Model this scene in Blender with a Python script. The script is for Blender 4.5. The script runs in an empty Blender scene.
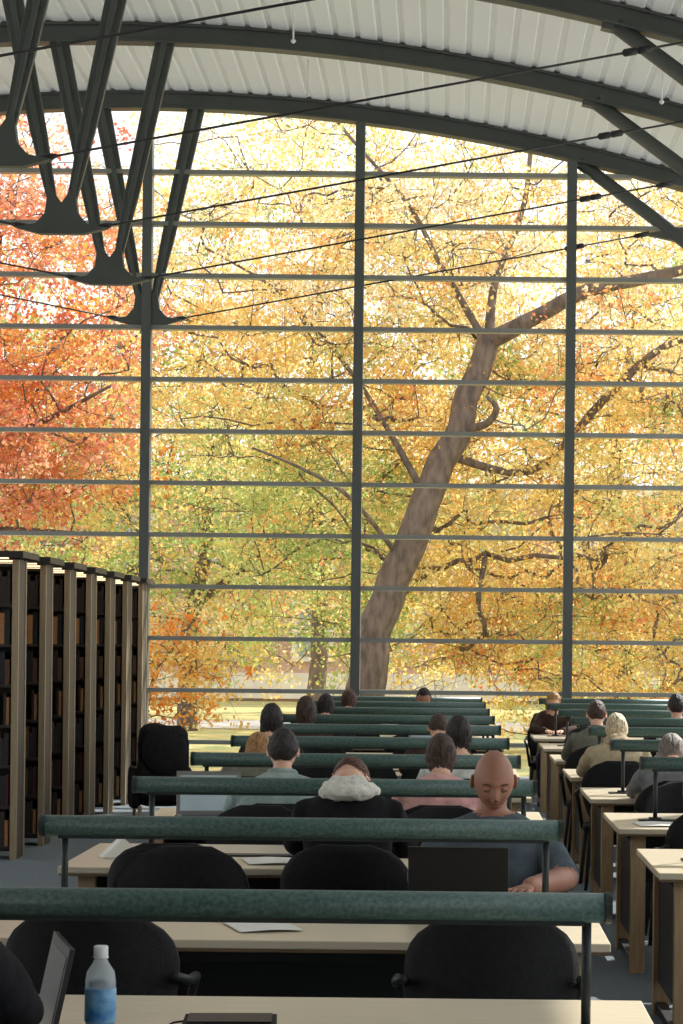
import bpy, bmesh, math, random
import numpy as np
from mathutils import Vector, Matrix, noise, Euler
random.seed(4); RNG=np.random.default_rng(7)
scene=bpy.context.scene
COL=scene.collection
F=2350.0; CX=448.0; CY=645.0; HC=1.68
def lin(c):
    return tuple(((x/255)/12.92 if x/255<=0.04045 else (((x/255)+0.055)/1.055)**2.4) for x in c)
# ---------------------------------------------------------------- materials
MATS={}
def mat(name,rgb,rough=0.6,var=0.15,scale=8.0,bump=0.0,bscale=None,metal=0.0,stretch=None,spec=0.5,emit=0.0,rgb2=None):
    if name in MATS: return MATS[name]
    m=bpy.data.materials.new(name); m.use_nodes=True
    nt=m.node_tree; b=nt.nodes['Principled BSDF']
    c=lin(rgb)
    tc=nt.nodes.new('ShaderNodeTexCoord'); mp=nt.nodes.new('ShaderNodeMapping')
    if stretch: mp.inputs['Scale'].default_value=stretch
    nz=nt.nodes.new('ShaderNodeTexNoise'); nz.inputs['Scale'].default_value=scale; nz.inputs['Detail'].default_value=4
    nt.links.new(tc.outputs['Object'],mp.inputs['Vector']); nt.links.new(mp.outputs['Vector'],nz.inputs['Vector'])
    cr=nt.nodes.new('ShaderNodeValToRGB')
    c2=lin(rgb2) if rgb2 else tuple(min(1,x*(1+var)) for x in c)
    cr.color_ramp.elements[0].position=0.35; cr.color_ramp.elements[1].position=0.65
    cr.color_ramp.elements[0].color=(*[x*(1-var) for x in c],1) if not rgb2 else (*c,1)
    cr.color_ramp.elements[1].color=(*c2,1)
    nt.links.new(nz.outputs['Fac'],cr.inputs['Fac']); nt.links.new(cr.outputs['Color'],b.inputs['Base Color'])
    b.inputs['Roughness'].default_value=rough; b.inputs['Metallic'].default_value=metal
    b.inputs['Specular IOR Level'].default_value=spec
    if emit>0:
        b.inputs['Emission Color'].default_value=(*c,1); b.inputs['Emission Strength'].default_value=emit
    if bump>0:
        n2=nt.nodes.new('ShaderNodeTexNoise'); n2.inputs['Scale'].default_value=bscale or scale*3; n2.inputs['Detail'].default_value=3
        nt.links.new(mp.outputs['Vector'],n2.inputs['Vector'])
        bp=nt.nodes.new('ShaderNodeBump'); bp.inputs['Strength'].default_value=bump; bp.inputs['Distance'].default_value=0.01
        nt.links.new(n2.outputs['Fac'],bp.inputs['Height']); nt.links.new(bp.outputs['Normal'],b.inputs['Normal'])
    MATS[name]=m; return m
STEEL=mat('painted_steel',(76,80,75),0.45,0.08,3)
MULL=mat('mullion_paint',(84,89,86),0.45,0.06,3)
TRANS=mat('transom_paint',(150,153,148),0.3,0.06,3,metal=.3)
CEIL=mat('corrugated_white',(234,236,234),0.6,0.015,.5)
CARPET=mat('carpet',(116,126,134),0.95,0.18,60,0.4,200)
CONC=mat('wall_plaster',(205,203,196),0.8,0.05,3)
BACKW=mat('wall_panelling',(104,90,74),0.7,0.12,3,stretch=(6,1,1))
RAIL=mat('rail_green',(50,78,73),0.45,0.3,90,rgb2=(82,110,103))
RAILEND=mat('rail_cap',(34,44,42),0.5)
BLACK=mat('black_metal',(30,31,32),0.5,0.1,10)
CHAIRB=mat('chair_black',(24,24,25),0.75,0.25,40,0.3,120,spec=.3)
TOP=mat('table_laminate',(208,196,172),0.35,0.05,4,stretch=(1,12,1))
EDGE=mat('table_edge',(120,96,68),0.5,0.2,6,stretch=(1,20,20))
WOOD=mat('beech_wood',(186,158,120),0.5,0.12,5,stretch=(12,12,1))
WOODP=mat('end_panel_wood',(158,140,112),0.55,0.12,4,stretch=(14,14,1))
PANEL=mat('end_panel_dark',(74,62,50),0.55,0.12,4,stretch=(14,14,1))
PAPER=mat('paper',(240,238,230),0.8,0.02,5)
SHELF=mat('shelf_metal',(46,40,36),0.5,0.1,5)
BOOKS=[mat('book_%d'%i,c,0.6,0.25,9,stretch=(4,4,30)) for i,c in enumerate([(44,34,30),(66,38,30),(92,62,40),(35,38,48),(160,112,66),(28,26,26),(74,30,28)])]
def leafmat(name,tr=0.55):
    m=bpy.data.materials.new(name); m.use_nodes=True; nt=m.node_tree
    for n in list(nt.nodes): nt.nodes.remove(n)
    o=nt.nodes.new('ShaderNodeOutputMaterial'); a=nt.nodes.new('ShaderNodeAttribute'); a.attribute_name='leafcol'
    d=nt.nodes.new('ShaderNodeBsdfDiffuse'); t=nt.nodes.new('ShaderNodeBsdfTranslucent'); mx=nt.nodes.new('ShaderNodeMixShader')
    mx.inputs[0].default_value=tr
    nt.links.new(a.outputs['Color'],d.inputs['Color']); nt.links.new(a.outputs['Color'],t.inputs['Color'])
    nt.links.new(d.outputs[0],mx.inputs[1]); nt.links.new(t.outputs[0],mx.inputs[2]); nt.links.new(mx.outputs[0],o.inputs[0])
    return m
LEAF=leafmat('autumn_leaf')
BARK=mat('bark',(112,98,88),0.9,0.35,3,0.8,12,stretch=(3,3,1))
def glassmat():
    m=bpy.data.materials.new('window_glass'); m.use_nodes=True; nt=m.node_tree
    for n in list(nt.nodes): nt.nodes.remove(n)
    o=nt.nodes.new('ShaderNodeOutputMaterial'); t=nt.nodes.new('ShaderNodeBsdfTransparent'); g=nt.nodes.new('ShaderNodeBsdfGlossy')
    g.inputs['Roughness'].default_value=0.02; mx=nt.nodes.new('ShaderNodeMixShader'); mx.inputs[0].default_value=0.03
    nt.links.new(t.outputs[0],mx.inputs[1]); nt.links.new(g.outputs[0],mx.inputs[2]); nt.links.new(mx.outputs[0],o.inputs[0]); return m
GLASS=glassmat()
# ---------------------------------------------------------------- mesh builder
class MB:
    def __init__(s): s.v=[]; s.f=[]; s.m=[]; s.sm=[]; s.n=0
    def add(s,vs,fs,mi=0,smooth=False):
        o=s.n; s.v.extend([tuple(p) for p in vs]); s.n+=len(vs)
        for f in fs: s.f.append(tuple(o+i for i in f)); s.m.append(mi); s.sm.append(smooth)
    def box(s,c,d,mi=0,R=None):
        x,y,z=d[0]/2,d[1]/2,d[2]/2
        p=[Vector(q) for q in ((-x,-y,-z),(x,-y,-z),(x,y,-z),(-x,y,-z),(-x,-y,z),(x,-y,z),(x,y,z),(-x,y,z))]
        if R is not None: p=[R@q for q in p]
        c=Vector(c)
        s.add([q+c for q in p],[(0,3,2,1),(4,5,6,7),(0,1,5,4),(1,2,6,5),(2,3,7,6),(3,0,4,7)],mi)
    def loft(s,rings,mi=0,smooth=True,cap=True):
        n=len(rings[0]); vs=[p for r in rings for p in r]; fs=[]
        for i in range(len(rings)-1):
            for j in range(n):
                k=(j+1)%n; fs.append((i*n+j,i*n+k,(i+1)*n+k,(i+1)*n+j))
        if cap:
            fs.append(tuple(range(n-1,-1,-1))); fs.append(tuple((len(rings)-1)*n+j for j in range(n)))
        s.add(vs,fs,mi,smooth)
    def tube(s,path,rad,mi=0,n=10,cap=True,round_ends=False,smooth=True):
        P=[Vector(p) for p in path]
        if not hasattr(rad,'__len__'): rad=[rad]*len(P)
        rad=list(rad)
        if round_ends:
            d0=(P[0]-P[1]).normalized(); d1=(P[-1]-P[-2]).normalized(); r0,r1=rad[0],rad[-1]
            P=[P[0]+d0*r0*.95,P[0]+d0*r0*.7]+P+[P[-1]+d1*r1*.7,P[-1]+d1*r1*.95]
            rad=[r0*.3,r0*.72]+rad+[r1*.72,r1*.3]
        rings=[]; t=(P[1]-P[0]).normalized(); up=Vector((0,0,1)) if abs(t.z)<.9 else Vector((1,0,0))
        a=t.cross(up).normalized()
        for i,p in enumerate(P):
            if i==0: t=(P[1]-P[0])
            elif i==len(P)-1: t=P[-1]-P[-2]
            else: t=(P[i+1]-P[i]).normalized()+(P[i]-P[i-1]).normalized()
            t.normalize(); a=(a-t*a.dot(t)).normalized(); b=t.cross(a)
            rings.append([p+(a*math.cos(q)+b*math.sin(q))*rad[i] for q in [2*math.pi*k/n for k in range(n)]])
        s.loft(rings,mi,smooth,cap)
    def sph(s,c,r,mi=0,seg=16,R=None):
        if not hasattr(r,'__len__'): r=(r,r,r)
        vs=[];fs=[]; nr=seg//2; c=Vector(c)
        for i in range(nr+1):
            th=math.pi*i/nr
            for j in range(seg):
                ph=2*math.pi*j/seg
                q=Vector((r[0]*math.sin(th)*math.cos(ph),r[1]*math.sin(th)*math.sin(ph),r[2]*math.cos(th)))
                if R is not None: q=R@q
                vs.append(q+c)
        for i in range(nr):
            for j in range(seg):
                k=(j+1)%seg; fs.append((i*seg+j,(i+1)*seg+j,(i+1)*seg+k,i*seg+k))
        s.add(vs,fs,mi,True)
    def prism(s,poly,y0,y1,mi=0):
        n=len(poly); vs=[(p[0],y0,p[1]) for p in poly]+[(p[0],y1,p[1]) for p in poly]
        fs=[tuple(range(n)),tuple(range(2*n-1,n-1,-1))]+[(i,n+i,n+(i+1)%n,(i+1)%n) for i in range(n)]
        s.add(vs,fs,mi)
    def mesh(s,name,mats):
        me=bpy.data.meshes.new(name); me.from_pydata(s.v,[],s.f)
        for m in mats: me.materials.append(m)
        me.polygons.foreach_set('material_index',s.m); me.polygons.foreach_set('use_smooth',s.sm)
        me.update(); return me
def obj(name,me,loc=(0,0,0),rot=(0,0,0),parent=None,bevel=0,scale=(1,1,1)):
    o=bpy.data.objects.new(name,me); COL.objects.link(o); o.location=loc; o.rotation_euler=rot; o.scale=scale
    if parent: o.parent=parent
    if bevel:
        b=o.modifiers.new('bev','BEVEL'); b.width=bevel; b.segments=2; b.limit_method='ANGLE'
    return o
def empty(name,loc=(0,0,0),rz=0):
    o=bpy.data.objects.new(name,None); COL.objects.link(o); o.location=loc; o.rotation_euler=(0,0,rz); return o
# ---------------------------------------------------------------- room shell
XC=-3.88; WY=30.0; XL=-12.7; XR=5.0; YB=-3.0
def zarch(x): return 8.68-(x-XC)**2/48.0
b=MB(); b.box(((XL+XR)/2,(YB+WY)/2,-0.15),(XR-XL+.4,WY-YB+.2,0.3)); obj('floor',b.mesh('floor',[CARPET]))
b=MB(); vs=[];x=XL-.6; prof=[]
while x<XR+.6:
    prof+= [(x,0),(x+.17,0),(x+.185,.022),(x+.235,.022)]; x+=.25
ys=np.linspace(YB,WY+.4,12)
for yy in ys: vs+=[(px,yy,zarch(px)+.01+pz) for px,pz in prof]
n=len(prof); fs=[(k*n+i,k*n+i+1,(k+1)*n+i+1,(k+1)*n+i) for k in range(len(ys)-1) for i in range(n-1)]
b.add(vs,fs); vs2=[(px,yy,zarch(px)+.2) for yy in (YB,WY+.4) for px in np.linspace(XL-.6,XR+.6,40)]
b.add(vs2,[(i,i+1,40+i+1,40+i) for i in range(39)]); obj('ceiling',b.mesh('ceiling',[CEIL]))
b=MB(); pts=[(x,zarch(x)+.1) for x in np.linspace(XL,XR,20)]
b.prism([(XL,0)]+pts+[(XR,0)],YB-.15,YB); obj('wall_back',b.mesh('wall_back',[BACKW]))
ARCH=[WY-.05-3.3*i for i in range(10)]
def sweep(b,y,w,z0,z1,x0,x1,mi=0,n=48):
    rings=[]
    for x in np.linspace(x0,x1,n):
        z=zarch(x); rings.append([(x,y-w/2,z+z0),(x,y+w/2,z+z0),(x,y+w/2,z+z1),(x,y-w/2,z+z1)])
    b.loft(rings,mi,False)
XN=-3.88; ZN=5.77
for ya in ARCH:
    b=MB()
    sweep(b,ya,.20,-.215,-.19,XL,XR); sweep(b,ya,.09,-.19,-.02,XL,XR); sweep(b,ya,.20,-.02,.005,XL,XR)
    obj('roof_arch_beam',b.mesh('roof_arch_beam',[STEEL]))
    b=MB()
    for sgn in (-1,1):
        x1=XN+sgn*.60; z1=zarch(x1)-.2; 
        for (wa,wb,ta,tb) in ((.095,.21,.06,.06),(.04,.06,.10,.18)):
            r=[]
            for t,w,th in ((0,wa*.8,ta),(.35,(wa+wb)*.55,(ta+tb)/2),(.8,wb,tb),(1,wb*1.05,tb)):
                cx=XN+sgn*.05+(x1-XN-sgn*.05)*t; cz=ZN+.05+(z1-ZN-.05)*t
                r.append([(cx-w/2,ya-th/2,cz),(cx+w/2,ya-th/2,cz),(cx+w/2,ya+th/2,cz),(cx-w/2,ya+th/2,cz)])
            b.loft(r,0,False)
    s=1/78.
    b.prism([(XN+px*s,ZN-pz*s) for px,pz in ((-36,-1),(-20,-4),(-13,-12),(-10,-34),(0,-20),(10,-34),(13,-12),(20,-4),(36,-1),(17,4),(-17,4))],ya-.06,ya+.06)
    obj('roof_strut_v',b.mesh('roof_strut_v',[STEEL]),bevel=.008)
    b=MB()
    for sgn in (-1,1):
        X=lambda x: XN+sgn*(x-XN)
        b.tube([(X(1.60),ya,zarch(1.6)-.2),(X(3.15),ya,6.72),(X(4.75),ya,5.45)],[.080,.090,.095],n=12)
        b.prism([(X(2.40),6.94),(X(2.75),6.99),(X(3.0),7.03),(X(3.1),6.78),(X(2.8),6.86)][::sgn],ya-.05,ya+.05)
        b.box((X(1.6),ya,zarch(1.6)-.22),(.28,.14,.10),0,Euler((0,sgn*.22,0)).to_matrix())
        b.box((X(4.75),ya,(zarch(4.75)-.2)/2),(.16,.22,zarch(4.75)-.2))
    obj('roof_brace',b.mesh('roof_brace',[STEEL]))
    b=MB()
    for sgn in (-1,1):
        X=lambda x: XN+sgn*(x-XN)
        p0=Vector((X(XN+.35),ya,ZN+.02)); p1=Vector((X(2.46),ya,6.94))
        b.tube([p0,p1],.011,n=6)
        for t in (.84,.86): 
            c=p0.lerp(p1,t); d=(p1-p0).normalized(); b.tube([c-d*.07,c-d*.05,c+d*.05,c+d*.07],[.014,.034,.034,.014],n=8)
        c=p1; b.tube([c-d*.16,c-d*.1,c+d*.05],[.014,.032,.032],n=8)
        c=p0; b.tube([c-d*.05,c+d*.1,c+d*.16],[.032,.032,.014],n=8)
    obj('tension_cable',b.mesh('tension_cable',[BLACK]))
for (px,py0,py1,d) in ((287,-20,45,25.),(302,62,98,27.8),(656,86,102,25.5)):
    s=F/d; x=(px-CX)/s; b=MB(); z1=zarch(x)-.0; z0=HC+(CY-py1)/s
    b.tube([(x,d,z1),(x,d,z0+.04)],.010,n=8); b.tube([(x,d,z0+.04),(x,d,z0+.02),(x,d,z0)],[.02,.03,.01],n=8)
    obj('sprinkler_drop',b.mesh('sprinkler_drop',[CEIL]))
# big window
b=MB(); ml=[XN+2.70*k for k in range(-3,4)]
for x in ml:
    zt=zarch(x)-.2; b.box((x,WY-.04,zt/2),(.12,.20,zt),0)
TZ=[1.07+.66*k for k in range(-1,11)]
edges=[XL]+ml+[XR]
for i in range(len(edges)-1):
    x0,x1=edges[i]+.06,edges[i+1]-.06
    for z in TZ:
        xa,xb=x0,x1
        lim=math.sqrt(max(0,(8.46-z)*48)); xa=max(xa,XC-lim); xb=min(xb,XC+lim)
        if xb-xa<.1: continue
        b.box(((xa+xb)/2,WY-.02,z),(xb-xa,.14,.055),1)
for i in range(40):
    x0=XL+(XR-XL)*i/40; x1=XL+(XR-XL)*(i+1)/40
    b.add([(x0,WY+.03,0),(x1,WY+.03,0),(x1,WY+.03,zarch(x1)-.1),(x0,WY+.03,zarch(x0)-.1)],[(0,1,2,3)],2)
obj('window_1',b.mesh('window_1',[MULL,TRANS,GLASS]))
for k,(x,nm) in enumerate(((XL,'left'),(XR,'right'))):
    b=MB(); b.box((x,(YB+WY)/2,.4),(.2,WY-YB,.8)); obj('wall_'+nm,b.mesh('wall',[CONC]))
    b=MB(); zt=zarch(x)
    for ya in ARCH: b.box((x,ya,(.8+zt)/2),(.14,.14,zt-.8),0)
    for z in (.83,2.15,3.5,zt-.1): b.box((x,(YB+WY)/2,z),(.1,WY-YB,.06),0)
    b.add([(x+.02,YB,.8),(x+.02,WY,.8),(x+.02,WY,zt),(x+.02,YB,zt)],[(0,1,2,3)],1)
    obj('window_%d'%(k+2),b.mesh('window',[MULL,GLASS]))
# ---------------------------------------------------------------- tables
ROW=[5.61+2.33*i for i in range(10)]
def table_mesh():
    b=MB()
    L=2.12; D=1.16
    b.box((L/2,0,.735),(L,D,.028),0); b.box((L/2,0,.7155),(L-.01,D-.01,.011),1)
    for x in (.11,L-.11):
        for y in (-D/2+.09,D/2-.09): b.box((x,y,.355),(.075,.06,.71),2)
        b.box((x,0,.40),(.03,D-.24,.50),3)
        b.box((x,0,.04),(.05,D-.24,.04),3)
    b.box((L/2,0,.56),(L-.26,.03,.28),3)
    for y in (-.42,.42): b.box((L/2,y,.685),(L-.25,.03,.05),3)
    b.box((L/2,0,.753),(L-.3,.10,.008),3)
    return b.mesh('table',[TOP,EDGE,WOOD,BLACK])
TM=table_mesh()
def rail_mesh():
    b=MB(); L=1.74; R=.036
    sec=[]
    for k in range(20):
        q=2*math.pi*k/20; y=math.cos(q)*R*1.25; z=math.sin(q)*R
        sec.append((y,z))
    b.loft([[(x,y,z) for y,z in sec] for x in (0,L)],0,True)
    for x in (-.006,L+.006): b.loft([[(x+d,y*1.06,z*1.06) for y,z in sec] for d in (-.008,.008)],1,False)
    b.box((L/2,0,-.034),(L-.1,.05,.014),1)
    for x in (.07,L-.045):
        b.tube([(x,0,-.298),(x,0,-.02)],.012,1,10); b.tube([(x,0,-.298),(x,0,-.288)],.035,1,14)
    return b.mesh('reading_lamp_rail',[RAIL,RAILEND])
RM=rail_mesh()
for i,d in enumerate(ROW):
    obj('reading_table',TM,(-1.60,d,0),bevel=.004); obj('reading_lamp_rail',RM,(-1.357,d,1.056))
    if i>=1: obj('reading_table',TM,(.88,d,0),bevel=.004); obj('reading_lamp_rail',RM,(1.05,d,1.056))
# ---------------------------------------------------------------- chairs
def chair_mesh():
    b=MB(); W=.275
    nu,nv=18,12
    def P(u,v,off):
        t=v; w=W*(1-.10*(1-t))
        zt=.50+.395*t; 
        hw=w*math.sqrt(max(0,1-max(0,(t-.45)/.58)**2.6)) if t>.45 else w*(.86+.14*math.sin(t/.45*math.pi/2))
        x=u*hw; y=-.235-.05*t+.16*(abs(x)/W)**2.2+off
        return (x,y,zt)
    g=[[P(-1+2*i/nu,j/nv,0) for i in range(nu+1)] for j in range(nv+1)]
    h=[[P(-1+2*i/nu,j/nv,.028) for i in range(nu+1)] for j in range(nv+1)]
    vs=[p for r in g for p in r]+[p for r in h for p in r]; N=(nu+1)*(nv+1); fs=[]
    for j in range(nv):
        for i in range(nu):
            a=j*(nu+1)+i; fs.append((a,a+1,a+nu+2,a+nu+1)); fs.append((N+a,N+a+nu+1,N+a+nu+2,N+a+1))
    per=[i for i in range(nu+1)]+[j*(nu+1)+nu for j in range(1,nv+1)]+[nv*(nu+1)+i for i in range(nu-1,-1,-1)]+[j*(nu+1) for j in range(nv-1,0,-1)]
    for k in range(len(per)):
        a,c=per[k],per[(k+1)%len(per)]; fs.append((a,N+a,N+c,c))
    b.add(vs,fs,0,True)
    rings=[]
    for z,sc in ((.385,.90),(.40,1.0),(.43,1.0),(.445,.93)):
        rings.append([(sc*.245*abs(math.cos(q))**.6*(1 if math.cos(q)>0 else -1),.0+sc*.235*abs(math.sin(q))**.6*(1 if math.sin(q)>0 else -1),z) for q in [2*math.pi*k/28 for k in range(28)]])
    b.loft(rings,0,True)
    for sx in (-1,1):
        b.tube([(sx*.26,-.20,.70),(sx*.285,-.05,.665),(sx*.285,.13,.655),(sx*.27,.16,.60),(sx*.24,.14,.40)],[.014,.016,.016,.014,.013],1,8)
        b.tube([(sx*.21,.18,.40),(sx*.245,.21,.0)],[.016,.012],1,8)
        b.tube([(sx*.20,-.28,.56),(sx*.20,-.20,.39),(sx*.235,-.25,.0)],[.013,.016,.012],1,8)
    b.box((0,-.02,.375),(.40,.38,.02),1)
    return b.mesh('chair',[CHAIRB,BLACK])
CM=chair_mesh()
def chair(x,row,side):
    d=ROW[row-1]+(-.84 if side=='N' else .84); rz=0 if side=='N' else math.pi
    return obj('library_chair',CM,(x,d,0),(0,0,rz))
# ---------------------------------------------------------------- people
def remesh(me,vox,smooth=3):
    o=bpy.data.objects.new('tmp',me); COL.objects.link(o)
    r=o.modifiers.new('r','REMESH'); r.mode='VOXEL'; r.voxel_size=vox
    s=o.modifiers.new('s','SMOOTH'); s.iterations=smooth; s.factor=.5
    dg=bpy.context.evaluated_depsgraph_get(); m2=bpy.data.meshes.new_from_object(o.evaluated_get(dg))
    bpy.data.objects.remove(o); return m2
def hand_mesh():
    b=MB(); rings=[]
    for y,w,t,z in ((-.03,.024,.018,0),(0,.026,.017,0),(.03,.036,.015,.0),(.065,.042,.014,-.002),(.09,.040,.011,-.005),(.098,.03,.006,-.007)):
        rings.append([(w*math.cos(q),y,z+t*math.sin(q)) for q in [2*math.pi*k/16 for k in range(16)]])
    b.loft(rings)
    for x,L,dx in ((-.031,.062,-.006),(-.0105,.074,-.001),(.0105,.080,.002),(.031,.070,.007)):
        b.tube([(x,.075,-.002),(x+dx*.5,.095+L*.25,.002),(x+dx,.09+L*.68,-.012),(x+dx,.09+L*.90,-.034)],[.0092,.0088,.0080,.0070],n=10,round_ends=True)
    b.tube([(.026,.015,-.004),(.05,.045,-.010),(.060,.072,-.018),(.060,.095,-.026)],[.014,.0115,.0098,.0085],n=10,round_ends=True)
    m=remesh(b.mesh('hand',[]),.0036,2)
    for p in m.polygons: p.use_smooth=True
    return m
HAND=hand_mesh()
SKINS={'light':mat('skin_light',(222,176,150),0.55,0.06,12),'tan':mat('skin_tan',(166,118,96),0.5,0.08,12)}
for k,m in SKINS.items():
    bb=m.node_tree.nodes['Principled BSDF']; bb.inputs['Subsurface Weight'].default_value=.08; bb.inputs['Subsurface Scale'].default_value=.01
LIP=mat('lips',(140,88,76),0.5,.05); BROW=mat('eyebrow',(74,52,42),0.9,.2,80); LASH=mat('eyelash',(50,34,28),0.8,.1)
def g2(a,b_,wa,wb): return math.exp(-(a/wa)**2-(b_/wb)**2)
def head_pt(n):
    x=n.x*.077; y=n.y*.097; z=n.z*.120
    if z<0:
        t=(-z/.120); tt=t**1.4
        x*=1-.30*tt
        if y<0: y*=1-.42*tt
        else: y*=1-.10*tt
    if n.y>0: 
        x*=1+.03*n.y
        y*=.94
        fy=n.y
        y+=fy*.024*math.exp(-(x/(.010+.006*max(0,min(1,(.01-z)/.04))))**2)*(1/(1+math.exp(-(z+.043)/.004)))*math.exp(-((z+.030)/.030)**2 if z>-.030 else 0)
        for sx in (-.032,.032):
            y-=fy*.010*g2(x-sx,z-.006,.018,.014)
            y+=fy*.005*g2(x-sx*1.25,z+.030,.02,.02)
        y+=fy*.005*g2(x,z-.028,.05,.010)
        y+=fy*.006*g2(x,z+.062,.022,.006)+fy*.006*g2(x,z+.074,.020,.006)-fy*.004*g2(x,z+.068,.026,.002)
        y-=fy*.004*g2(x,z+.086,.02,.006)
        y+=fy*.008*g2(x,z+.104,.02,.014)
    return Vector((x,y,z))
def ico(sub):
    bm=bmesh.new(); bmesh.ops.create_icosphere(bm,subdivisions=sub,radius=1)
    vs=[v.co.copy().normalized() for v in bm.verts]; fs=[tuple(v.index for v in f.verts) for f in bm.faces]; bm.free(); return vs,fs
ICO={4:ico(4),5:ico(5),6:ico(6)}
def head_mesh(skin,hi=False):
    vs,fs=ICO[6 if hi else 4]; b=MB(); b.add([head_pt(n) for n in vs],fs,0,True)
    for sx in (-1,1):
        R=Euler((math.radians(-8),0,sx*math.radians(-22))).to_matrix()
        c=Vector((sx*.077,-.008,-.010))
        b.sph(c,(.007,.016,.029),0,16,R)
        ring=[c+R@Vector((sx*.005,.016*math.cos(q),.029*math.sin(q)*(1 if math.sin(q)>0 else .9))) for q in [math.radians(a) for a in range(-60,250,22)]]
        b.tube(ring,.0038,0,8,round_ends=True)
        b.sph((sx*.031,.0725,.003),(.0155,.0125,.0105),0,20)
        b.tube([(sx*.0170,.0805,-.0015),(sx*.024,.0842,-.0048),(sx*.031,.0850,-.0056),(sx*.038,.0832,-.0048),(sx*.0455,.0775,-.001)],[.0008,.0015,.0016,.0015,.0008],3,6,round_ends=True)
        b.tube([(sx*.014,.0860,.022),(sx*.028,.0885,.0265),(sx*.041,.0825,.0255),(sx*.050,.0735,.021)],[.0015,.0030,.0026,.0012],1,8,round_ends=True)
        b.sph((sx*.010,.098,-.038),(.008,.009,.006),0,12)
    b.tube([(-.024,.0800,-.0690),(-.01,.0870,-.0665),(0,.0876,-.0675),(.01,.0870,-.0665),(.024,.0800,-.0690)],[.0015,.0045,.0044,.0045,.0015],4,8,round_ends=True)
    b.tube([(-.02,.0810,-.0735),(0,.0868,-.0765),(.02,.0810,-.0735)],[.0015,.0055,.0015],4,8,round_ends=True)
    return b.mesh('head',[skin,BROW,BROW,LASH,LIP])
def hair_mesh(m,style):
    vs,fs=ICO[5]; b=MB(); pts=[]; keep=[]
    L={'short':0,'bob':.30,'long':1.1,'cap':0}[style]
    for n in vs:
        p=head_pt(n); 
        nn=noise.noise(Vector((n.x*14,n.y*14,n.z*4)))*.6+noise.noise(n*5)*.7
        off=(.008 if style=='short' else .011)+.007*nn
        hl=.070 if n.y>.45 else (.070-.085*(0.45-n.y)/.45 if n.y>0 else -.015-(.055*min(1,-n.y*1.6)))
        if style!='short' and n.y<.25: hl=-.2
        k=(p.z>hl)
        off*=min(1,max(.25,(p.z-hl)/.02)) if style=='short' else 1
        q=p+n*off
        if L and n.z<0.1 and n.y<.3:
            f=(.1-n.z); q.z-=f*.09*L; q.y-=.010*f; q.x*=1+.14*f
            if q.y>-.03: q.y=q.y*.8
            q+=Vector((n.x,n.y,0))*.012*noise.noise(Vector((n.x*9,n.y*9,2)))
        pts.append(q); keep.append(k)
    ff=[f for f in fs if all(keep[i] for i in f)]
    b.add(pts,ff,0,True); return b.mesh('hair',[m])
def hairmat(n,c): return mat('hair_'+n,c,0.5,0.45,30,0.8,60,stretch=(4,4,.6))
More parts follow.
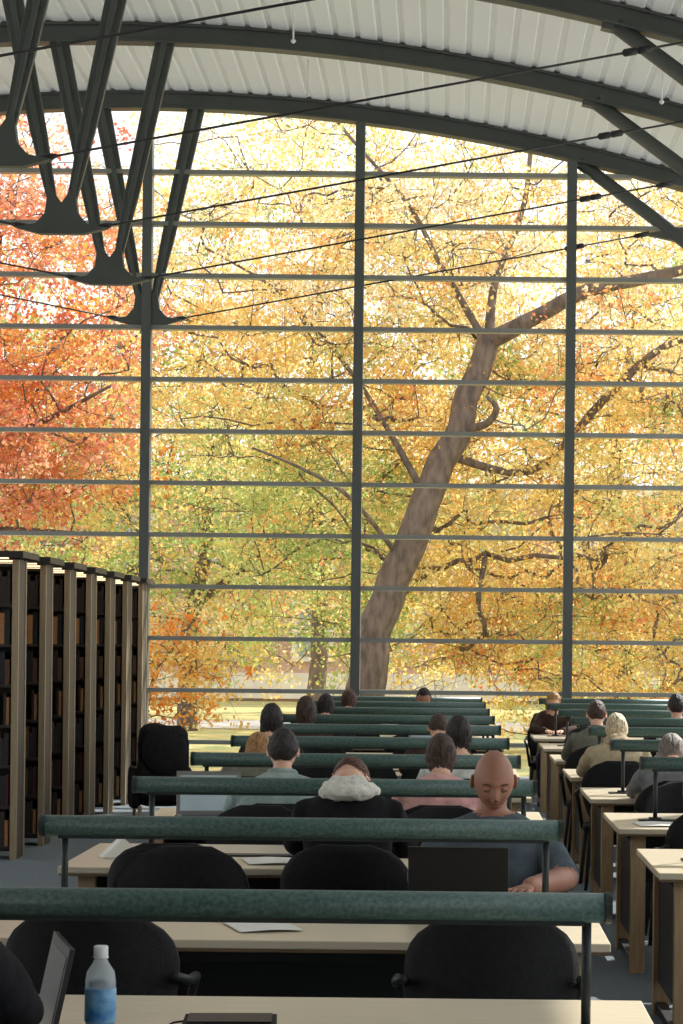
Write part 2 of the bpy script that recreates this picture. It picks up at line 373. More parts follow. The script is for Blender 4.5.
def body(lean,shirt,pants,skin,vox=.014,width=1.0,arm='table',fabric=.006,sleeve=True):
    lean=math.radians(lean); pz=.475
    N=32; sp=[]; y=z=0
    for i in range(N+1):
        s=.66*i/N; a=lean*(.55+.85*s/.6); sp.append((y,pz+z,a)); y+=math.sin(a)*.66/N; z+=math.cos(a)*.66/N
    def S(s):
        if s<0: return (0,pz+s,lean*.4)
        t=min(N,s/.66*N); i=int(t); return sp[min(N,i)]
    def at(s,x,dy):
        yy,zz,a=S(s); return Vector((x,yy+dy*math.cos(a),zz-dy*math.sin(a)))
    b=MB(); rings=[]
    for s,w,dd,off in ((-.045,.12,.10,.02),(-.02,.165,.135,.02),(.05,.178,.135,.01),(.13,.168,.122,0),(.22,.165,.118,0),(.32,.178,.124,-.005),(.43,.194,.122,-.01),(.485,.188,.104,-.012),(.52,.150,.086,-.012),(.545,.105,.072,-.008),(.565,.066,.060,0)):
        w*=width; rings.append([at(s,w*math.cos(q)*(abs(math.cos(q))**-.12 if abs(math.cos(q))>.05 else 1),off+dd*math.sin(q)) for q in [2*math.pi*(k+.5)/28 for k in range(28)]])
    b.loft(rings)
    bones=[('S',at(0,0,0),.15,at(.4,0,0),.15)]
    nk0=at(.50,0,0); nk1=at(.610,0,.012); b.tube([at(.46,0,-.01),nk0,nk1,nk1+(nk1-nk0).normalized()*.03],[.062,.054,.048,.046],n=18); bones.append(('K',at(.575,0,0),.052,nk1,.052))
    wr=[]
    for sx in (-1,1):
        sh=at(.468,sx*.180*width,-.005)
        if arm=='table': el=Vector((sx*.235*width,sh.y+.17,.797)); w=Vector((sx*.085,max(sh.y+.38,.46),.795))
        else: el=Vector((sx*.26*width,sh.y+.13,.80)); w=Vector((sx*.12,max(sh.y+.34,.40),.80))
        b.tube([sh-Vector((sx*.05,0,-.0)),sh,sh.lerp(el,.5),el],[.06,.062,.054,.045],n=16,round_ends=True)
        b.tube([el,el.lerp(w,.35),w],[.045,.043,.030],n=16,round_ends=True)
        bones+= [('S',sh,.06,el,.046),('S' if sleeve else 'A',el,.045,w,.03)]
        wr.append((sx,el,w))
        hp=Vector((sx*.085,.02,.50)); kn=Vector((sx*.125,.44,.505)); an=Vector((sx*.13,.42,.10)); to=Vector((sx*.145,.60,.035))
        b.tube([hp,hp.lerp(kn,.5),kn],[.088,.078,.060],n=16,round_ends=True); b.tube([kn,kn.lerp(an,.4),an],[.060,.056,.038],n=16,round_ends=True)
        b.tube([an+Vector((0,-.04,-.055)),an+Vector((0,.05,-.05)),to],[.042,.044,.033],n=14,round_ends=True)
        bones+=[('P',hp,.088,kn,.06),('P',kn,.06,an,.04),('B',an+Vector((0,-.03,-.05)),.045,to,.035)]
    me=remesh(b.mesh('body',[]),vox,3)
    me.materials.clear()
    for m in (shirt,pants,skin,BLACK): me.materials.append(m)
    nv=len(me.vertices); co=np.empty(nv*3); me.vertices.foreach_get('co',co); co=co.reshape(-1,3)
    D=[];lab=[]
    for l,p0,r0,p1,r1 in bones:
        p0=np.array(p0);p1=np.array(p1);d=p1-p0; t=np.clip(((co-p0)@d)/(d@d),0,1); D.append(np.linalg.norm(co-p0-t[:,None]*d,axis=1)-(r0+(r1-r0)*t)); lab.append({'S':0,'P':1,'K':2,'A':2,'B':3}[l])
    vl=np.array(lab)[np.argmin(np.array(D),axis=0)]
    nor=np.empty(nv*3); me.vertices.foreach_get('normal',nor); nor=nor.reshape(-1,3)
    amt=np.array([noise.noise(Vector(p)*9)+.6*noise.noise(Vector(p)*22) for p in co.tolist()])*fabric*(vl<2)
    co=co+nor*(amt[:,None]+(.004*(vl==0))[:,None]); me.vertices.foreach_set('co',co.ravel())
    for p in me.polygons: p.material_index=int(vl[p.vertices[0]]); p.use_smooth=True
    me.update()
    yy,zz,a=S(.610)
    return me,wr,Vector((0,yy+.012*math.cos(a),zz-.012*math.sin(a))),a,at
def person(kind,x,row,side,top,hair,style,shirt,pants=None,skin='light',width=1.0,arm='table',pitch=28,hi=False,yaw=0,extra=None,sleeve=True,lean=None,sc=1.0,hs=None):
    d=ROW[row-1]+(-.84 if side=='N' else .84); rz=0 if side=='N' else math.pi
    if hs is None: hs=.93 if kind=='seated_man' else .88
    if lean is None: lean=math.degrees(math.acos(min(1,max(.6,(top-.475)/(.70+.11*hs)))))
    pants=pants or mat('jeans',(48,56,78),0.9,0.2,40)
    sk=SKINS[skin]
    me,wr,nt,a,at=body(lean,shirt,pants,sk,vox=.009 if hi else .014,width=width,arm=arm,sleeve=sleeve)
    e=empty(kind,(x,d,0),rz); e.scale=(sc,sc,sc); obj('body',me,parent=e)
    rp=a*.5+math.radians(pitch)
    hp=nt+Vector((0,.015+.075*math.sin(rp),.078*math.cos(rp)))
    rot=Euler((-rp,0,math.radians(yaw)),'XYZ')
    ho=obj('head',head_mesh(sk,hi),hp,rot,parent=e,scale=(hs,hs,hs))
    if hair: obj('hair',hair_mesh(hair,style),hp,rot,parent=e,scale=(hs,hs,hs))
    for sx,el,w in wr:
        dr=(w-el).normalized(); q=Vector((0,1,0)).rotation_difference(Vector((dr.x*.6,dr.y,0)).normalized())
        hm=HAND.copy(); hm.materials.clear(); hm.materials.append(sk)
        obj('hand_'+('r' if sx>0 else 'l'),hm,w+dr*.025+Vector((0,0,-.005)),q.to_euler(),parent=e,scale=(-sx,1,1))
    if extra: extra(e,at,a,hp,rot)
    obj('library_chair',CM,(x,d,0),(0,0,rz))
    return e
def cloth(n,c,bs=40,**k): return mat(n,c,0.9,0.15,20,0.3,bs,spec=.2,**k)
def hood(matl,size=1.0):
    def fn(e,at,a,hp,rot):
        b=MB(); 
        for k,(dy,s,w,h) in enumerate(((-.035,.545,.105,.036),(-.02,.575,.095,.032),(-.06,.52,.085,.036))):
            pts=[]
            for q in np.linspace(-math.pi*1.08,math.pi*.08,15):
                pts.append(at(s,size*w*math.cos(q),dy+.075*size*math.sin(q)))
            b.tube(pts,[h*size*(.55-.45*min(0,math.sin(q))) for q in np.linspace(-math.pi*1.08,math.pi*.08,15)],0,10,round_ends=True)
        m=remesh(b.mesh('hood',[]),.010,4); m.materials.clear(); m.materials.append(matl)
        for v in m.vertices: v.co+=v.normal*(noise.noise(v.co*18)*.014+noise.noise(v.co*45)*.006)
        for p in m.polygons: p.use_smooth=True
        obj('hood',m,parent=e)
    return fn
def collar(matl):
    def fn(e,at,a,hp,rot):
        b=MB()
        b.tube([at(.565,.062*math.cos(q),.058*math.sin(q)) for q in np.linspace(-math.pi*1.3,math.pi*.3,17)],[.019]*17,0,8,round_ends=True)
        obj('collar',b.mesh('collar',[matl]),parent=e)
    return fn
HB=hairmat('brown',(66,44,30)); HD=hairmat('dark',(36,27,23)); HL=hairmat('blond',(170,128,78)); HG=hairmat('grey',(128,118,108)); HC_=hairmat('cream',(214,196,160)); HA=hairmat('auburn',(84,52,34))
cw=cloth('wool_black',(26,26,29)); fur=mat('hood_fleece',(224,222,210),0.95,0.10,40,0.8,90)
plaid=cloth('shirt_bluegreen',(150,168,164)); pink=cloth('shirt_pink',(214,164,158)); white=cloth('shirt_white',(216,216,210))
greyt=cloth('tee_grey',(82,92,100)); tan=cloth('coat_tan',(182,166,136)); gp=cloth('jacket_grey',(120,122,122)); olive=cloth('jacket_olive',(112,112,98)); dk=cloth('sweater_dark',(40,37,39)); br=cloth('sweater_brown',(70,52,44))
person('seated_student',-.395,3,'N',1.235,HA,'short',cw,width=.90,pitch=84,lean=13,extra=hood(fur,.95),yaw=-8,sc=1.07,hs=.84)
person('seated_man',-.83,4,'N',1.265,HD,'short',plaid,width=1.14,pitch=10,extra=collar(plaid))
person('seated_woman',-.03,4,'N',1.255,HB,'bob',pink,width=.98,pitch=25)
person('bald_man_reading',.175,2,'F',1.325,None,None,greyt,skin='tan',width=1.0,pitch=24,hi=True,arm='read',sleeve=False,yaw=4,hs=.94,sc=1.03)
person('seated_woman',.07,5,'N',1.29,HD,'bob',white,width=.95,pitch=15)
person('seated_woman',-1.16,5,'N',1.16,HL,'bob',olive,width=.9,pitch=30)
person('seated_woman',-1.23,6,'N',1.28,HD,'bob',dk,width=.92,pitch=12)
person('seated_student',-.06,6,'N',1.22,HB,'short',br,pitch=25)
person('seated_woman',-1.13,7,'N',1.29,HB,'long',br,width=.92,pitch=10)
person('seated_student',-1.10,8,'N',1.25,HD,'bob',dk,pitch=20)
person('seated_woman',-.99,9,'N',1.25,HA,'bob',cw,pitch=20)
person('seated_man',-.25,9,'F',1.25,HD,'short',dk,pitch=20,skin='tan')
person('seated_woman',1.12,9,'F',1.22,HL,'long',br,pitch=20,width=.9)
person('seated_man',1.20,7,'N',1.27,HB,'short',olive,pitch=18,extra=collar(olive))
person('seated_woman',1.20,6,'N',1.24,HC_,'bob',tan,pitch=28,extra=hood(tan,.85))
person('seated_woman',1.38,5,'N',1.19,HG,'bob',gp,pitch=35)
person('seated_man',2.06,8,'N',1.28,HD,'short',dk,pitch=10)
person('seated_student',-1.22,1,'N',1.30,HD,'short',cw,width=1.2,pitch=20,lean=6,sc=1.12)
for x,r,s in ((.14,2,'N'),(-1.05,2,'N'),(-1.08,3,'N'),(.22,3,'N'),(-1.0,2,'F'),(-.9,3,'F'),(.0,3,'F'),(-.2,4,'F'),(-1.0,4,'F'),
              (-.5,5,'N'),(-.9,5,'F'),(.1,5,'F'),(-.6,6,'N'),(-1,6,'F'),(-.2,7,'N'),(0,7,'F'),(-.3,8,'N'),(-.9,8,'F'),(-.3,10,'N'),(-1,10,'N'),
              (1.35,4,'N'),(2.3,4,'N'),(1.4,4,'F'),(1.5,3,'F'),(2.2,5,'N'),(2.2,6,'N'),(2.2,7,'N'),(1.4,6,'F'),(1.4,8,'F'),(1.3,8,'N'),(2.2,9,'N'),(1.3,10,'N'),(2.2,10,'N')):
    chair(x,r,s)
# ---------------------------------------------------------------- desk things
def laptop_mesh(body_,scr,em):
    b=MB(); b.box((0,0,.010),(.33,.23,.018),0); b.box((0,0,.0195),(.28,.12,.002),1)
    R=Euler((math.radians(-12),0,0)).to_matrix(); c=Vector((0,.115,.012))+R@Vector((0,0,.118)); b.box(c,(.34,.012,.236),0,R); b.box(c+R@Vector((0,-.007,0)),(.30,.002,.19),2,R)
    return b.mesh('laptop',[body_,BLACK,mat('laptop_screen_'+str(em),scr,.3,.1,5,emit=em)])
LM=laptop_mesh(mat('laptop_grey',(130,130,126),.4,.04),(150,165,170),.2)
LB=laptop_mesh(mat('laptop_black',(24,24,25),.5,.04),(170,185,190),.3)
LF=laptop_mesh(mat('laptop_dark',(40,40,40),.4,.04),(84,82,76),.03)
T=.752
obj('laptop',LF,(-1.03,5.34,T),(0,0,-1.30),bevel=.003)
obj('laptop',LB,(.05,8.13,T),(0,0,math.pi-.05),bevel=.003)
for x,y,rz in ((-1.25,12.35,.1),(-.15,19.4,0),(1.9,19.3,0)):
    obj('laptop',LM,(x,y,T),(0,0,rz),bevel=.003)
b=MB(); R=[(.0,.030),(.004,.033),(.03,.0335),(.06,.031),(.09,.0335),(.135,.0335),(.155,.030),(.172,.018),(.182,.0135),(.19,.0135)]
rr=lambda lst,mi: b.loft([[(r*math.cos(q),r*math.sin(q),z) for q in [2*math.pi*k/28 for k in range(28)]] for z,r in lst],mi,True)
rr(R,0); rr([(.05,.0338),(.052,.0345),(.118,.0345),(.12,.0338)],1); rr([(.186,.0155),(.188,.016),(.205,.016),(.208,.0145)],2); rr([(.183,.017),(.186,.017)],2)
bm_=mat('bottle_plastic',(205,218,228),.12,.03,5); bm_.node_tree.nodes['Principled BSDF'].inputs['Transmission Weight'].default_value=.6; bm_.node_tree.nodes['Principled BSDF'].inputs['IOR'].default_value=1.2
obj('water_bottle',b.mesh('water_bottle',[bm_,mat('bottle_label',(40,120,190),.4,.3,20,rgb2=(150,200,230)),mat('bottle_cap',(235,238,240),.4,.02)]),(-.790,5.40,T),scale=(1.05,1.05,1.10))
def paper(x,y,rz,w=.21,h=.297,m=PAPER):
    b=MB(); n=6; vs=[];fs=[]
    for k in range(2):
        for i in range(n+1): 
            xx=-w/2+w*i/n; vs.append((xx,-h/2+h*k,.001+.004*math.sin(3*i/n)**2))
    for i in range(n): fs.append((i,i+1,n+2+i,n+1+i))
    b.add(vs,fs); obj('paper_sheet',b.mesh('paper_sheet',[m]),(x,y,T+.001),(0,0,rz))
for p in ((-.75,10.0,.2),(-.2,10.5,.5),(-.6,7.7,.3),(.3,12.3,0),(1.7,14.6,.1),(1.6,16.9,.1),(2,12.3,.3),(1.1,12.3,.1),(1.2,10.0,.2),(-.3,14.6,.1)): paper(*p)
def open_book(x,y,rz):
    b=MB()
    for sx in (-1,1):
        pr=[(0,0),(sx*.155,0),(sx*.155,.006),(sx*.10,.020),(sx*.04,.024),(0,.014)]
        b.prism(pr if sx>0 else pr[::-1],-.11,.11,0)
    b.box((0,0,-.002),(.325,.232,.004),1)
    obj('open_book',b.mesh('open_book',[PAPER,BOOKS[3]]),(x,y,T+.005),(0,0,rz))
for p in ((-.42,10.10,0),(1.75,12.45,0)): open_book(*p)
b=MB(); b.prism([(-.09,0),(.09,0),(.0,.085)],-.05,.05); obj('tent_card',b.mesh('tent_card',[PAPER]),(-1.40,10.15,T),(0,0,.3))
b=MB(); b.box((0,0,.016),(.22,.15,.032),0); b.box((0,0,.034),(.20,.13,.004),1); b.tube([(-.09,.06,.02),(-.14,.09,.008),(-.16,.02,.006),(-.2,-.06,.006)],.003,0,6)
obj('pencil_case',b.mesh('pencil_case',[CHAIRB,BLACK]),(-.51,5.60,T),(0,0,.05),bevel=.01)
def armchair(x,y,rz,sc=1):
    b=MB()
    def rb(c,d,p=.45,n=32):
        rings=[]
        for t in np.linspace(-1,1,13):
            k=(1-abs(t)**3.2)**.5*.3+.70 if abs(t)<1 else .66
            rings.append([(c[0]+k*d[0]/2*math.copysign(abs(math.cos(q))**p,math.cos(q))+.012*noise.noise(Vector((q,t*3,c[2]*7))),c[1]+k*d[1]/2*math.copysign(abs(math.sin(q))**p,math.sin(q)),c[2]+t*d[2]/2) for q in [2*math.pi*j/n for j in range(n)]])
        b.loft(rings)
    rb((0,0,.33),(.52,.56,.20)); rb((0,-.27,.68),(.58,.16,.78)); rb((-.29,.0,.42),(.11,.56,.42)); rb((.29,0,.42),(.11,.56,.42))
    b.sph((-.10,-.26,1.0),(.17,.13,.10)); b.sph((.13,-.28,.97),(.15,.12,.10)); b.sph((0,-.36,.82),(.26,.07,.26))
    for sx in (-.25,.25):
        for sy in (-.25,.25): b.tube([(sx,sy,.24),(sx*1.05,sy*1.05,0)],[.022,.015],1,8)
    obj('armchair',b.mesh('armchair',[dk,WOOD]),(x,y,0),(0,0,rz),scale=(sc,sc,.87))
armchair(-2.60,21.3,.25,.80)
# ---------------------------------------------------------------- book stacks
def stack_mesh():
    b=MB(); Ln=4.6; D=.36; H=2.30
    b.box((-.02,D/2,H/2),(.04,D-.08,H),4); b.box((-Ln,D/2,H/2),(.04,D,H),0)
    for y in (.02,D-.02): b.box((-.018,y,H/2),(.048,.04,H),0)
    b.box((-Ln/2,D/2,H/2),(Ln-.06,.012,H-.1),1)
    for k in range(8):
        z=.09+k*.31
        b.box((-Ln/2,D/2,z),(Ln-.06,D-.02,.022),1)
    for kx in np.arange(-.94,-Ln,-.92): b.box((kx,D/2,H/2),(.025,D-.01,H-.04),1)
    b.box((-Ln/2+.02,D/2,H+.035),(Ln+.10,D+.34,.05),1)
    for y in (-.13,D+.13): b.box((-Ln/2,y,H+.006),(Ln-.1,.04,.012),3)
    return b.mesh('bookshelf_range',[WOODP,SHELF,EDGE,mat('canopy_lamp',(255,226,180),.5,.0,1,emit=1.5),PANEL])
def books_mesh():
    b=MB(); Ln=4.6; D=.36
    for side in (0,1):
        for k in range(7):
            x=-.06; z=.09+k*.31+.0115
            while x>-Ln+.1:
                w=random.uniform(.018,.055); h=random.uniform(.19,.27); dp=random.uniform(.11,.14)
                if random.random()<.06: x-=random.uniform(.03,.15); continue
                fr=(x+.94)%.92
                if fr<.03 or (x-w+.94)%.92>.90 : x-=.03; continue
                y=.02+dp/2 if side==0 else D-.02-dp/2
                mi=random.choice([0,0,1,2,3,5,5,6,0]) if random.random()>.08 else 4
                if k in(3,5) and random.random()<.5: mi=4
                b.box((x-w/2,y,z+h/2),(w-.002,dp,h),mi); x-=w
    return b.mesh('library_books',BOOKS)
SM=stack_mesh(); BK=books_mesh()
for k in range(7):
    y=18.0+1.22*k
    obj('bookshelf_range',SM,(-3.30,y,0)); obj('library_books',BK,(-3.30,y,0))
# ---------------------------------------------------------------- outside
GZ=-.35
LAWN=mat('lawn',(150,160,104),0.95,0.3,1.2,rgb2=(206,186,120)); PATH=mat('paving',(196,190,180),0.9,0.06,1)
b=MB(); b.box((0,130,GZ-.1),(300,199.6,.2)); obj('lawn_ground',b.mesh('ground',[LAWN]))
b=MB(); b.box((0,34.5,GZ+.01),(60,3,.03)); b.box((-8,58,GZ+.01),(90,6,.03)); obj('footpath',b.mesh('footpath',[PATH]))
def brickmat():
    m=bpy.data.materials.new('brick'); m.use_nodes=True; nt=m.node_tree; p=nt.nodes['Principled BSDF']
    br_=nt.nodes.new('ShaderNodeTexBrick'); tc=nt.nodes.new('ShaderNodeTexCoord'); mp=nt.nodes.new('ShaderNodeMapping'); mp.inputs['Rotation'].default_value=(math.pi/2,0,0)
    br_.inputs['Color1'].default_value=(*lin((206,168,150)),1); br_.inputs['Color2'].default_value=(*lin((190,152,136)),1); br_.inputs['Mortar'].default_value=(*lin((208,192,178)),1)  # brick and mortar muted, distance haze painted into the building colours
    br_.inputs['Scale'].default_value=4; nt.links.new(tc.outputs['Object'],mp.inputs['Vector']); nt.links.new(mp.outputs['Vector'],br_.inputs['Vector']); nt.links.new(br_.outputs['Color'],p.inputs['Base Color']); p.inputs['Roughness'].default_value=.9
    return m
b=MB(); BY=82; b.box((-4,BY+4,3.2),(40,8,7.2),0); b.box((-4,BY+3.9,6.95),(40.8,8.8,.35),1); b.box((-4,BY-.06,.2),(40.2,.2,.9),1)
for x in np.arange(-23.3,15,3.1):
    for z in (1.2,4.3):
        b.box((x,BY-.03,z+.9),(1.5,.14,2.1),1); b.box((x,BY-.08,z+.9),(1.1,.08,1.75),2); b.box((x,BY-.13,z+.9),(.09,.05,1.75),1); b.box((x,BY-.13,z+.9),(1.05,.05,.09),1)
obj('brick_building',b.mesh('brick_building',[brickmat(),mat('limestone',(232,228,220),.85,.05,2),mat('pale_pane',(170,178,180),.2,.1,1)]))
# trees
def P2(px,py,d): s=F/d; return ((px-CX)/s,d,HC+(CY-py)/s)
def make_tree(name,limbs,centers,nleaf,lsize,crad,colfn,twig=.006,barkm=None):
    nodes=[]
    b=MB()
    for path,r in limbs:
        P=[Vector(p) for p in path]; Q=[];RR=[]
        for i in range(len(P)-1):
            p0=P[max(0,i-1)];p1=P[i];p2=P[i+1];p3=P[min(len(P)-1,i+2)]
            for t in np.linspace(0,1,6)[:-1]:
                Q.append(.5*((2*p1)+(p2-p0)*t+(2*p0-5*p1+4*p2-p3)*t*t+(3*p1-p0-3*p2+p3)*t**3)); RR.append(r[i]+(r[i+1]-r[i])*t)
        Q.append(P[-1]); RR.append(r[-1])
        Q=[q+Vector((noise.noise(q*1.3),noise.noise(q*1.3+Vector((9,0,0))),0))*min(.12,RR[i]*.5) for i,q in enumerate(Q)]
        b.tube(Q,RR,0,14)
        for q in Q[4:]: nodes.append(np.array(q))
    nfix=len(nodes); C=np.array(centers)
    N=np.array(nodes); dist=np.min(np.linalg.norm(C[:,None]-N[None],axis=2),axis=1)
    order=np.argsort(dist); allp=list(nodes)
    parent={}
    for ci in order:
        A=np.array(allp); dd=np.linalg.norm(A-C[ci],axis=1)+np.where(A[:,2]>C[ci][2]+.3,.6,0)
        j=int(np.argmin(dd)); parent[len(allp)]=j; allp.append(C[ci])
    w=[1]*len(allp)
    for i in range(len(allp)-1,nfix-1,-1): w[parent[i]]+=w[i]
    for i in range(nfix,len(allp)):
        j=parent[i]; p0=Vector(allp[j]); p1=Vector(allp[i]); L=(p1-p0).length
        r1=min(.05,twig*w[i]**.4); r0=min(.055,twig*(w[i]+1)**.4*1.15)
        m1=p0.lerp(p1,.35)+Vector(RNG.normal(0,.06*L,3)); m2=p0.lerp(p1,.7)+Vector(RNG.normal(0,.06*L,3))
        b.tube([p0,m1,m2,p1],[r0,r0*.9+r1*.1,(r0+r1)/2,r1*.8],0,6)
        for k in range(4):
            d=Vector(RNG.normal(0,crad*1.2,3)); q0=m2.lerp(p1,k/3); b.tube([q0,q0+d*.5+Vector((0,0,.05)),q0+d],[twig,twig*.7,twig*.4],0,4)
    me=b.mesh(name+'_wood',[barkm or BARK])
    n=nleaf*len(C)
    base=np.array([colfn(c) for c in C]); colr=np.repeat(base,nleaf,axis=0)
    ns=6; sp=C[:,None,:]+RNG.normal(0,1,(len(C),ns,3))*np.array([crad,crad,crad*.75])
    idx=RNG.integers(0,ns,(len(C),nleaf)); cen=np.take_along_axis(sp,idx[:,:,None],axis=1).reshape(-1,3)
    pos=cen+RNG.normal(0,1,(n,3))*np.array([crad*.42,crad*.42,crad*.26])
    u=RNG.normal(0,1,(n,3)); u/=np.linalg.norm(u,axis=1)[:,None]; v=np.cross(u,RNG.normal(0,1,(n,3))); v/=np.linalg.norm(v,axis=1)[:,None]
    s=lsize*RNG.uniform(.6,1.25,(n,1))
    nrm=np.cross(u,v)
    q=np.stack([pos-u*s*.5,pos+v*s*.38+nrm*s*.08,pos+u*s*.55,pos-v*s*.38+nrm*s*.08],axis=1).reshape(-1,3)
    lm=bpy.data.meshes.new(name+'_leaves'); lm.vertices.add(4*n); lm.vertices.foreach_set('co',q.ravel().astype(np.float32))
    lm.loops.add(4*n); lm.loops.foreach_set('vertex_index',np.arange(4*n,dtype=np.int32)); lm.polygons.add(n); lm.polygons.foreach_set('loop_start',np.arange(0,4*n,4,dtype=np.int32)); lm.update(calc_edges=True)
    jit=RNG.normal(1,.10,(n,1))*np.array([1,1,1])+RNG.normal(0,.03,(n,3))
    cc=np.clip(colr*jit,0.01,.98); cc=np.concatenate([cc,np.ones((n,1))],axis=1)
    at=lm.color_attributes.new('leafcol','FLOAT_COLOR','POINT'); at.data.foreach_set('color',np.repeat(cc,4,axis=0).ravel().astype(np.float32))
    lm.materials.append(LEAF)
    e=empty(name); obj('branches',me,parent=e); obj('leaves',lm,parent=e)
YEL=[lin(c) for c in ((243,223,150),(239,208,128),(245,229,172),(236,213,136),(240,199,124))]  # leaf palettes paled: outdoor haze is put into the colours
ORA=[lin(c) for c in ((238,176,110),(241,190,120),(231,158,100))]; RED=[lin(c) for c in ((227,148,118),(232,162,130),(214,126,98),(237,174,134))]
OSAT=[lin(c) for c in ((236,166,84),(230,148,72),(242,194,104))]
GRN=[lin(c) for c in ((186,200,130),(168,188,114),(206,210,138))]
PALE=[lin(c) for c in ((246,234,196),(243,227,178),(246,222,174))]  # washed-out tones, bright haze painted into the leaf colour
def pick(l): return random.choice(l)
def ell(c,r,n,hollow=.0):
    out=[]
    while len(out)<n:
        p=RNG.uniform(-1,1,3); q=np.linalg.norm(p)
        if q<1 and q>hollow: out.append(np.array(c)+p*np.array(r))
    return out
# big leaning elm
d=43
tr=[P2(356,722,d),P2(370,660,d),P2(388,600,d),P2(408,545,d),P2(428,492,d),P2(452,440,d),P2(470,385,d),P2(486,335,d)]
tr[0]=(tr[0][0],tr[0][1],GZ-.2)
limbs=[(tr,[.44,.34,.31,.30,.28,.25,.23,.21]),
 ([P2(484,340,d),P2(530,318,d-.5),P2(580,290,d-1),P2(640,277,d-1),P2(720,255,d-1),P2(800,215,d-1)],[.18,.14,.13,.11,.08,.04]),
 ([P2(486,338,d),P2(492,280,d+.4),P2(520,200,d+.8),P2(530,110,d+1),P2(560,20,d+1)],[.11,.07,.05,.04,.02]),
 ([P2(484,345,d),P2(440,270,d),P2(400,200,d+.5),P2(330,120,d+1),P2(290,40,d+1)],[.08,.05,.04,.03,.02]),
 ([P2(425,500,d),P2(380,420,d+.5),P2(330,350,d+1),P2(270,290,d+1.5),P2(200,250,d+1.5)],[.08,.05,.04,.03,.02]),
 ([P2(458,430,d),P2(484,424,d-.5),P2(494,408,d-.8),P2(484,396,d-1)],[.09,.07,.06,.03]),
 ([P2(400,560,d),P2(350,500,d-1),P2(300,470,d-1.5),P2(250,450,d-2)],[.05,.04,.03,.02]),
 ([P2(445,455,d),P2(530,470,d+1),P2(600,400,d+1),P2(660,345,d+1),P2(740,320,d+1)],[.08,.07,.08,.07,.04])]
cen=[]
for n,c,r in ((290,(3.2,d+2,9.2),(6.5,4.2,3.8)),(340,(3.6,d+2.8,4.4),(5.8,3.4,3.6)),(240,(-3.0,d+1.5,8.5),(4.4,3.5,4.0)),(130,(-2.2,d+2.5,4.6),(3,3,2.5)),(150,(5,d+2,2.0),(5,3,1.8)),(90,(3.6,d-1.6,6.5),(6,1.2,5)),(60,(-1.2,d+4.2,2.2),(3.6,1.5,1.5))): cen+=ell(c,r,n)
def celm(c):
    if c[0]<-1.0 and c[2]<5.2 and random.random()<.6: return pick(GRN)
    if c[2]>7.5 and random.random()<.45: return pick(PALE)  # higher clusters paler, washed-out brightness put into their colour
    if random.random()<.12: return pick(GRN)
    if random.random()<.14: return pick(ORA)
    return pick(YEL)
TP=[np.array(p) for p in tr[1:]]
cen=[c for c in cen if not (c[1]<d+.2 and min(np.linalg.norm((c-p)[[0,2]]) for p in TP)<1.0)]
make_tree('elm_tree',limbs,cen,128,.086,.39,celm,twig=.0068)
# red maple left
d=37
limbs=[([(-8.6,d,GZ-.2),(-8.5,d,2),(-8.2,d,4),(-8.0,d,6),(-7.8,d,9)],[.28,.22,.18,.12,.04]),([(-8.2,d,3.6),(-7.2,d-.5,4.6),(-6.0,d-.8,5.2),(-5.2,d-1,5.6)],[.10,.06,.04,.02]),([(-8.4,d,3),(-7.4,d,3.4),(-6.0,d+.3,3.4)],[.1,.06,.03])]
cen=ell((-8.0,d,6.9),(3.4,2.6,3.9),260)+ell((-7.2,d-.5,4.9),(2.7,2,1.7),100)
def cmap(c):
    if c[2]>7.8 : return pick(RED*2+[lin((238,196,164)),lin((242,210,172))]*2+ORA)  # paler reds higher up, washed-out brightness painted in
    return pick(RED*2+ORA*2+OSAT+[lin((216,120,88))])
make_tree('red_maple_tree',limbs,cen,115,.085,.35,cmap,twig=.006)
# green-yellow tree
d=54
limbs=[([(-6,d,GZ-.2),(-5.9,d,2),(-5.6,d,4),(-5.5,d,7)],[.25,.2,.15,.05]),([(-5.8,d,2.5),(-4,d,4),(-2.5,d,4.6)],[.1,.08,.03])]
cen=[c for c in ell((-4.8,d,4.4),(5.8,3,3.7),350) if not (-4.1<c[0]<-2.6 and c[2]<2.7)]
make_tree('green_tree',limbs,cen,105,.11,.45,lambda c: pick(GRN*4+YEL*2) if c[2]<6.2 else pick(GRN+YEL*2),twig=.007)
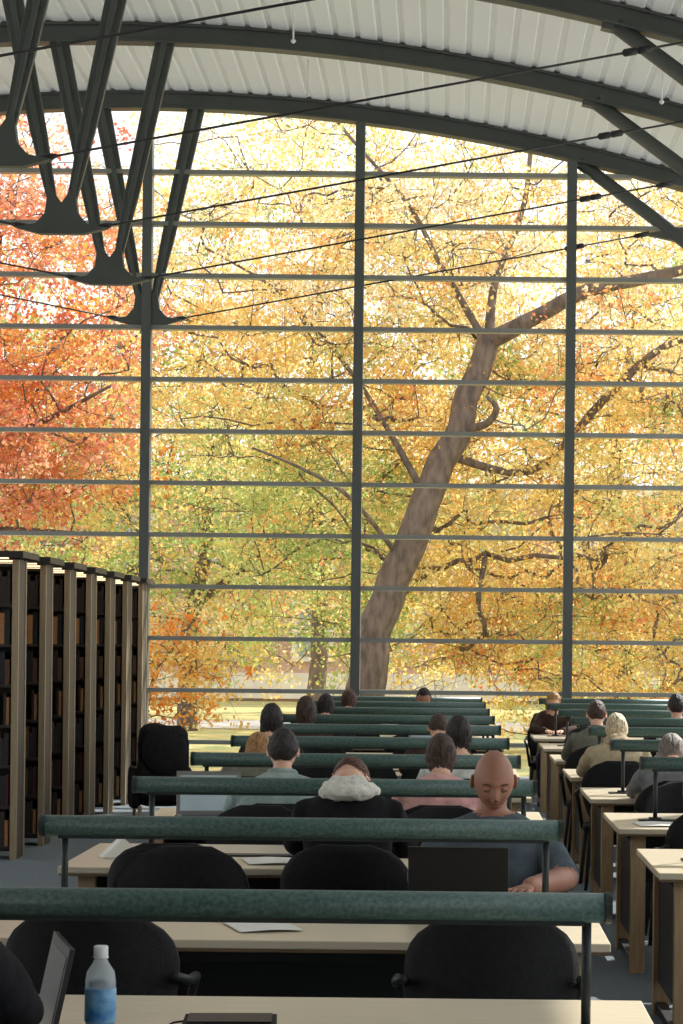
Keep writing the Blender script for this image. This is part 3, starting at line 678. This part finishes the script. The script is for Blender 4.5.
# background trees
for k,(x,dd,r,h) in enumerate(((-13,66,5,7.5),(-4,70,6,10),(5,68,6,8),(14,66,6,8),(-20,70,6,8))):
    limbs=[([(x,dd,GZ-.2),(x+.2,dd,3),(x-.2,dd,h-1),(x+.3,dd,h+3.5)],[.3,.24,.18,.05]),([(x,dd,3.5),(x+2,dd,h-1.5),(x+3.5,dd,h+1)],[.14,.1,.04]),([(x,dd,3),(x-2,dd,h-2),(x-3.2,dd,h)],[.14,.1,.04])]
    make_tree('background_tree',limbs,ell((x,dd,h-.2),(r,3.5,h*.86),230),88,.165,.62,lambda c: pick(YEL*2+ORA+GRN+PALE) if x>-10 else pick(RED+ORA+YEL+GRN),twig=.009)
# shrubs
cen=ell((-5.2,40.2,1.2),(1.5,1.0,1.3),50)+ell((3.5,49.0,.8),(5.5,1.0,1.3),100)
make_tree('shrub_hedge',[([(-5.2,40.2,GZ-.1),(-5.2,40.2,.3),(-5.1,40.2,.8),(-5,40.2,1.2)],[.06,.05,.04,.02]),([(3.5,49,GZ-.1),(3.5,49,.1),(3.6,49,.3),(3.5,49,.5)],[.06,.05,.04,.02])],cen,110,.085,.28,lambda c: pick(OSAT*2+YEL) if c[0]<-2 and c[1]<44 else pick(YEL*2+GRN),twig=.005)
# ---------------------------------------------------------------- light
w=bpy.data.worlds.new('sky'); scene.world=w; w.use_nodes=True; nt=w.node_tree; bg=nt.nodes['Background']
tc=nt.nodes.new('ShaderNodeTexCoord'); sx=nt.nodes.new('ShaderNodeSeparateXYZ'); cr=nt.nodes.new('ShaderNodeValToRGB')
cr.color_ramp.elements[0].color=(1,.99,.97,1); cr.color_ramp.elements[1].color=(.82,.90,1,1); cr.color_ramp.elements[1].position=.8
nt.links.new(tc.outputs['Generated'],sx.inputs[0]); nt.links.new(sx.outputs['Z'],cr.inputs['Fac']); nt.links.new(cr.outputs['Color'],bg.inputs['Color']); bg.inputs['Strength'].default_value=1.4
su=bpy.data.lights.new('sun','SUN'); su.energy=5.2; su.angle=.01; su.color=(1,.96,.89)
so=bpy.data.objects.new('sun',su); COL.objects.link(so); so.location=(20,60,40)
so.rotation_euler=Vector((-.55,-.62,-.62)).to_track_quat('-Z','Y').to_euler()
cam=bpy.data.cameras.new('camera'); co=bpy.data.objects.new('camera',cam); COL.objects.link(co); scene.camera=co
co.location=(0,0,HC); co.rotation_euler=(math.radians(90),math.radians(-.6),0)
cam.sensor_width=36; cam.sensor_fit='AUTO'; cam.lens=F/1024*36; cam.shift_x=(341.5-CX)/1024; cam.shift_y=(CY-512)/1024; cam.clip_end=400
scene.view_settings.view_transform='Standard'; scene.view_settings.exposure=0.35
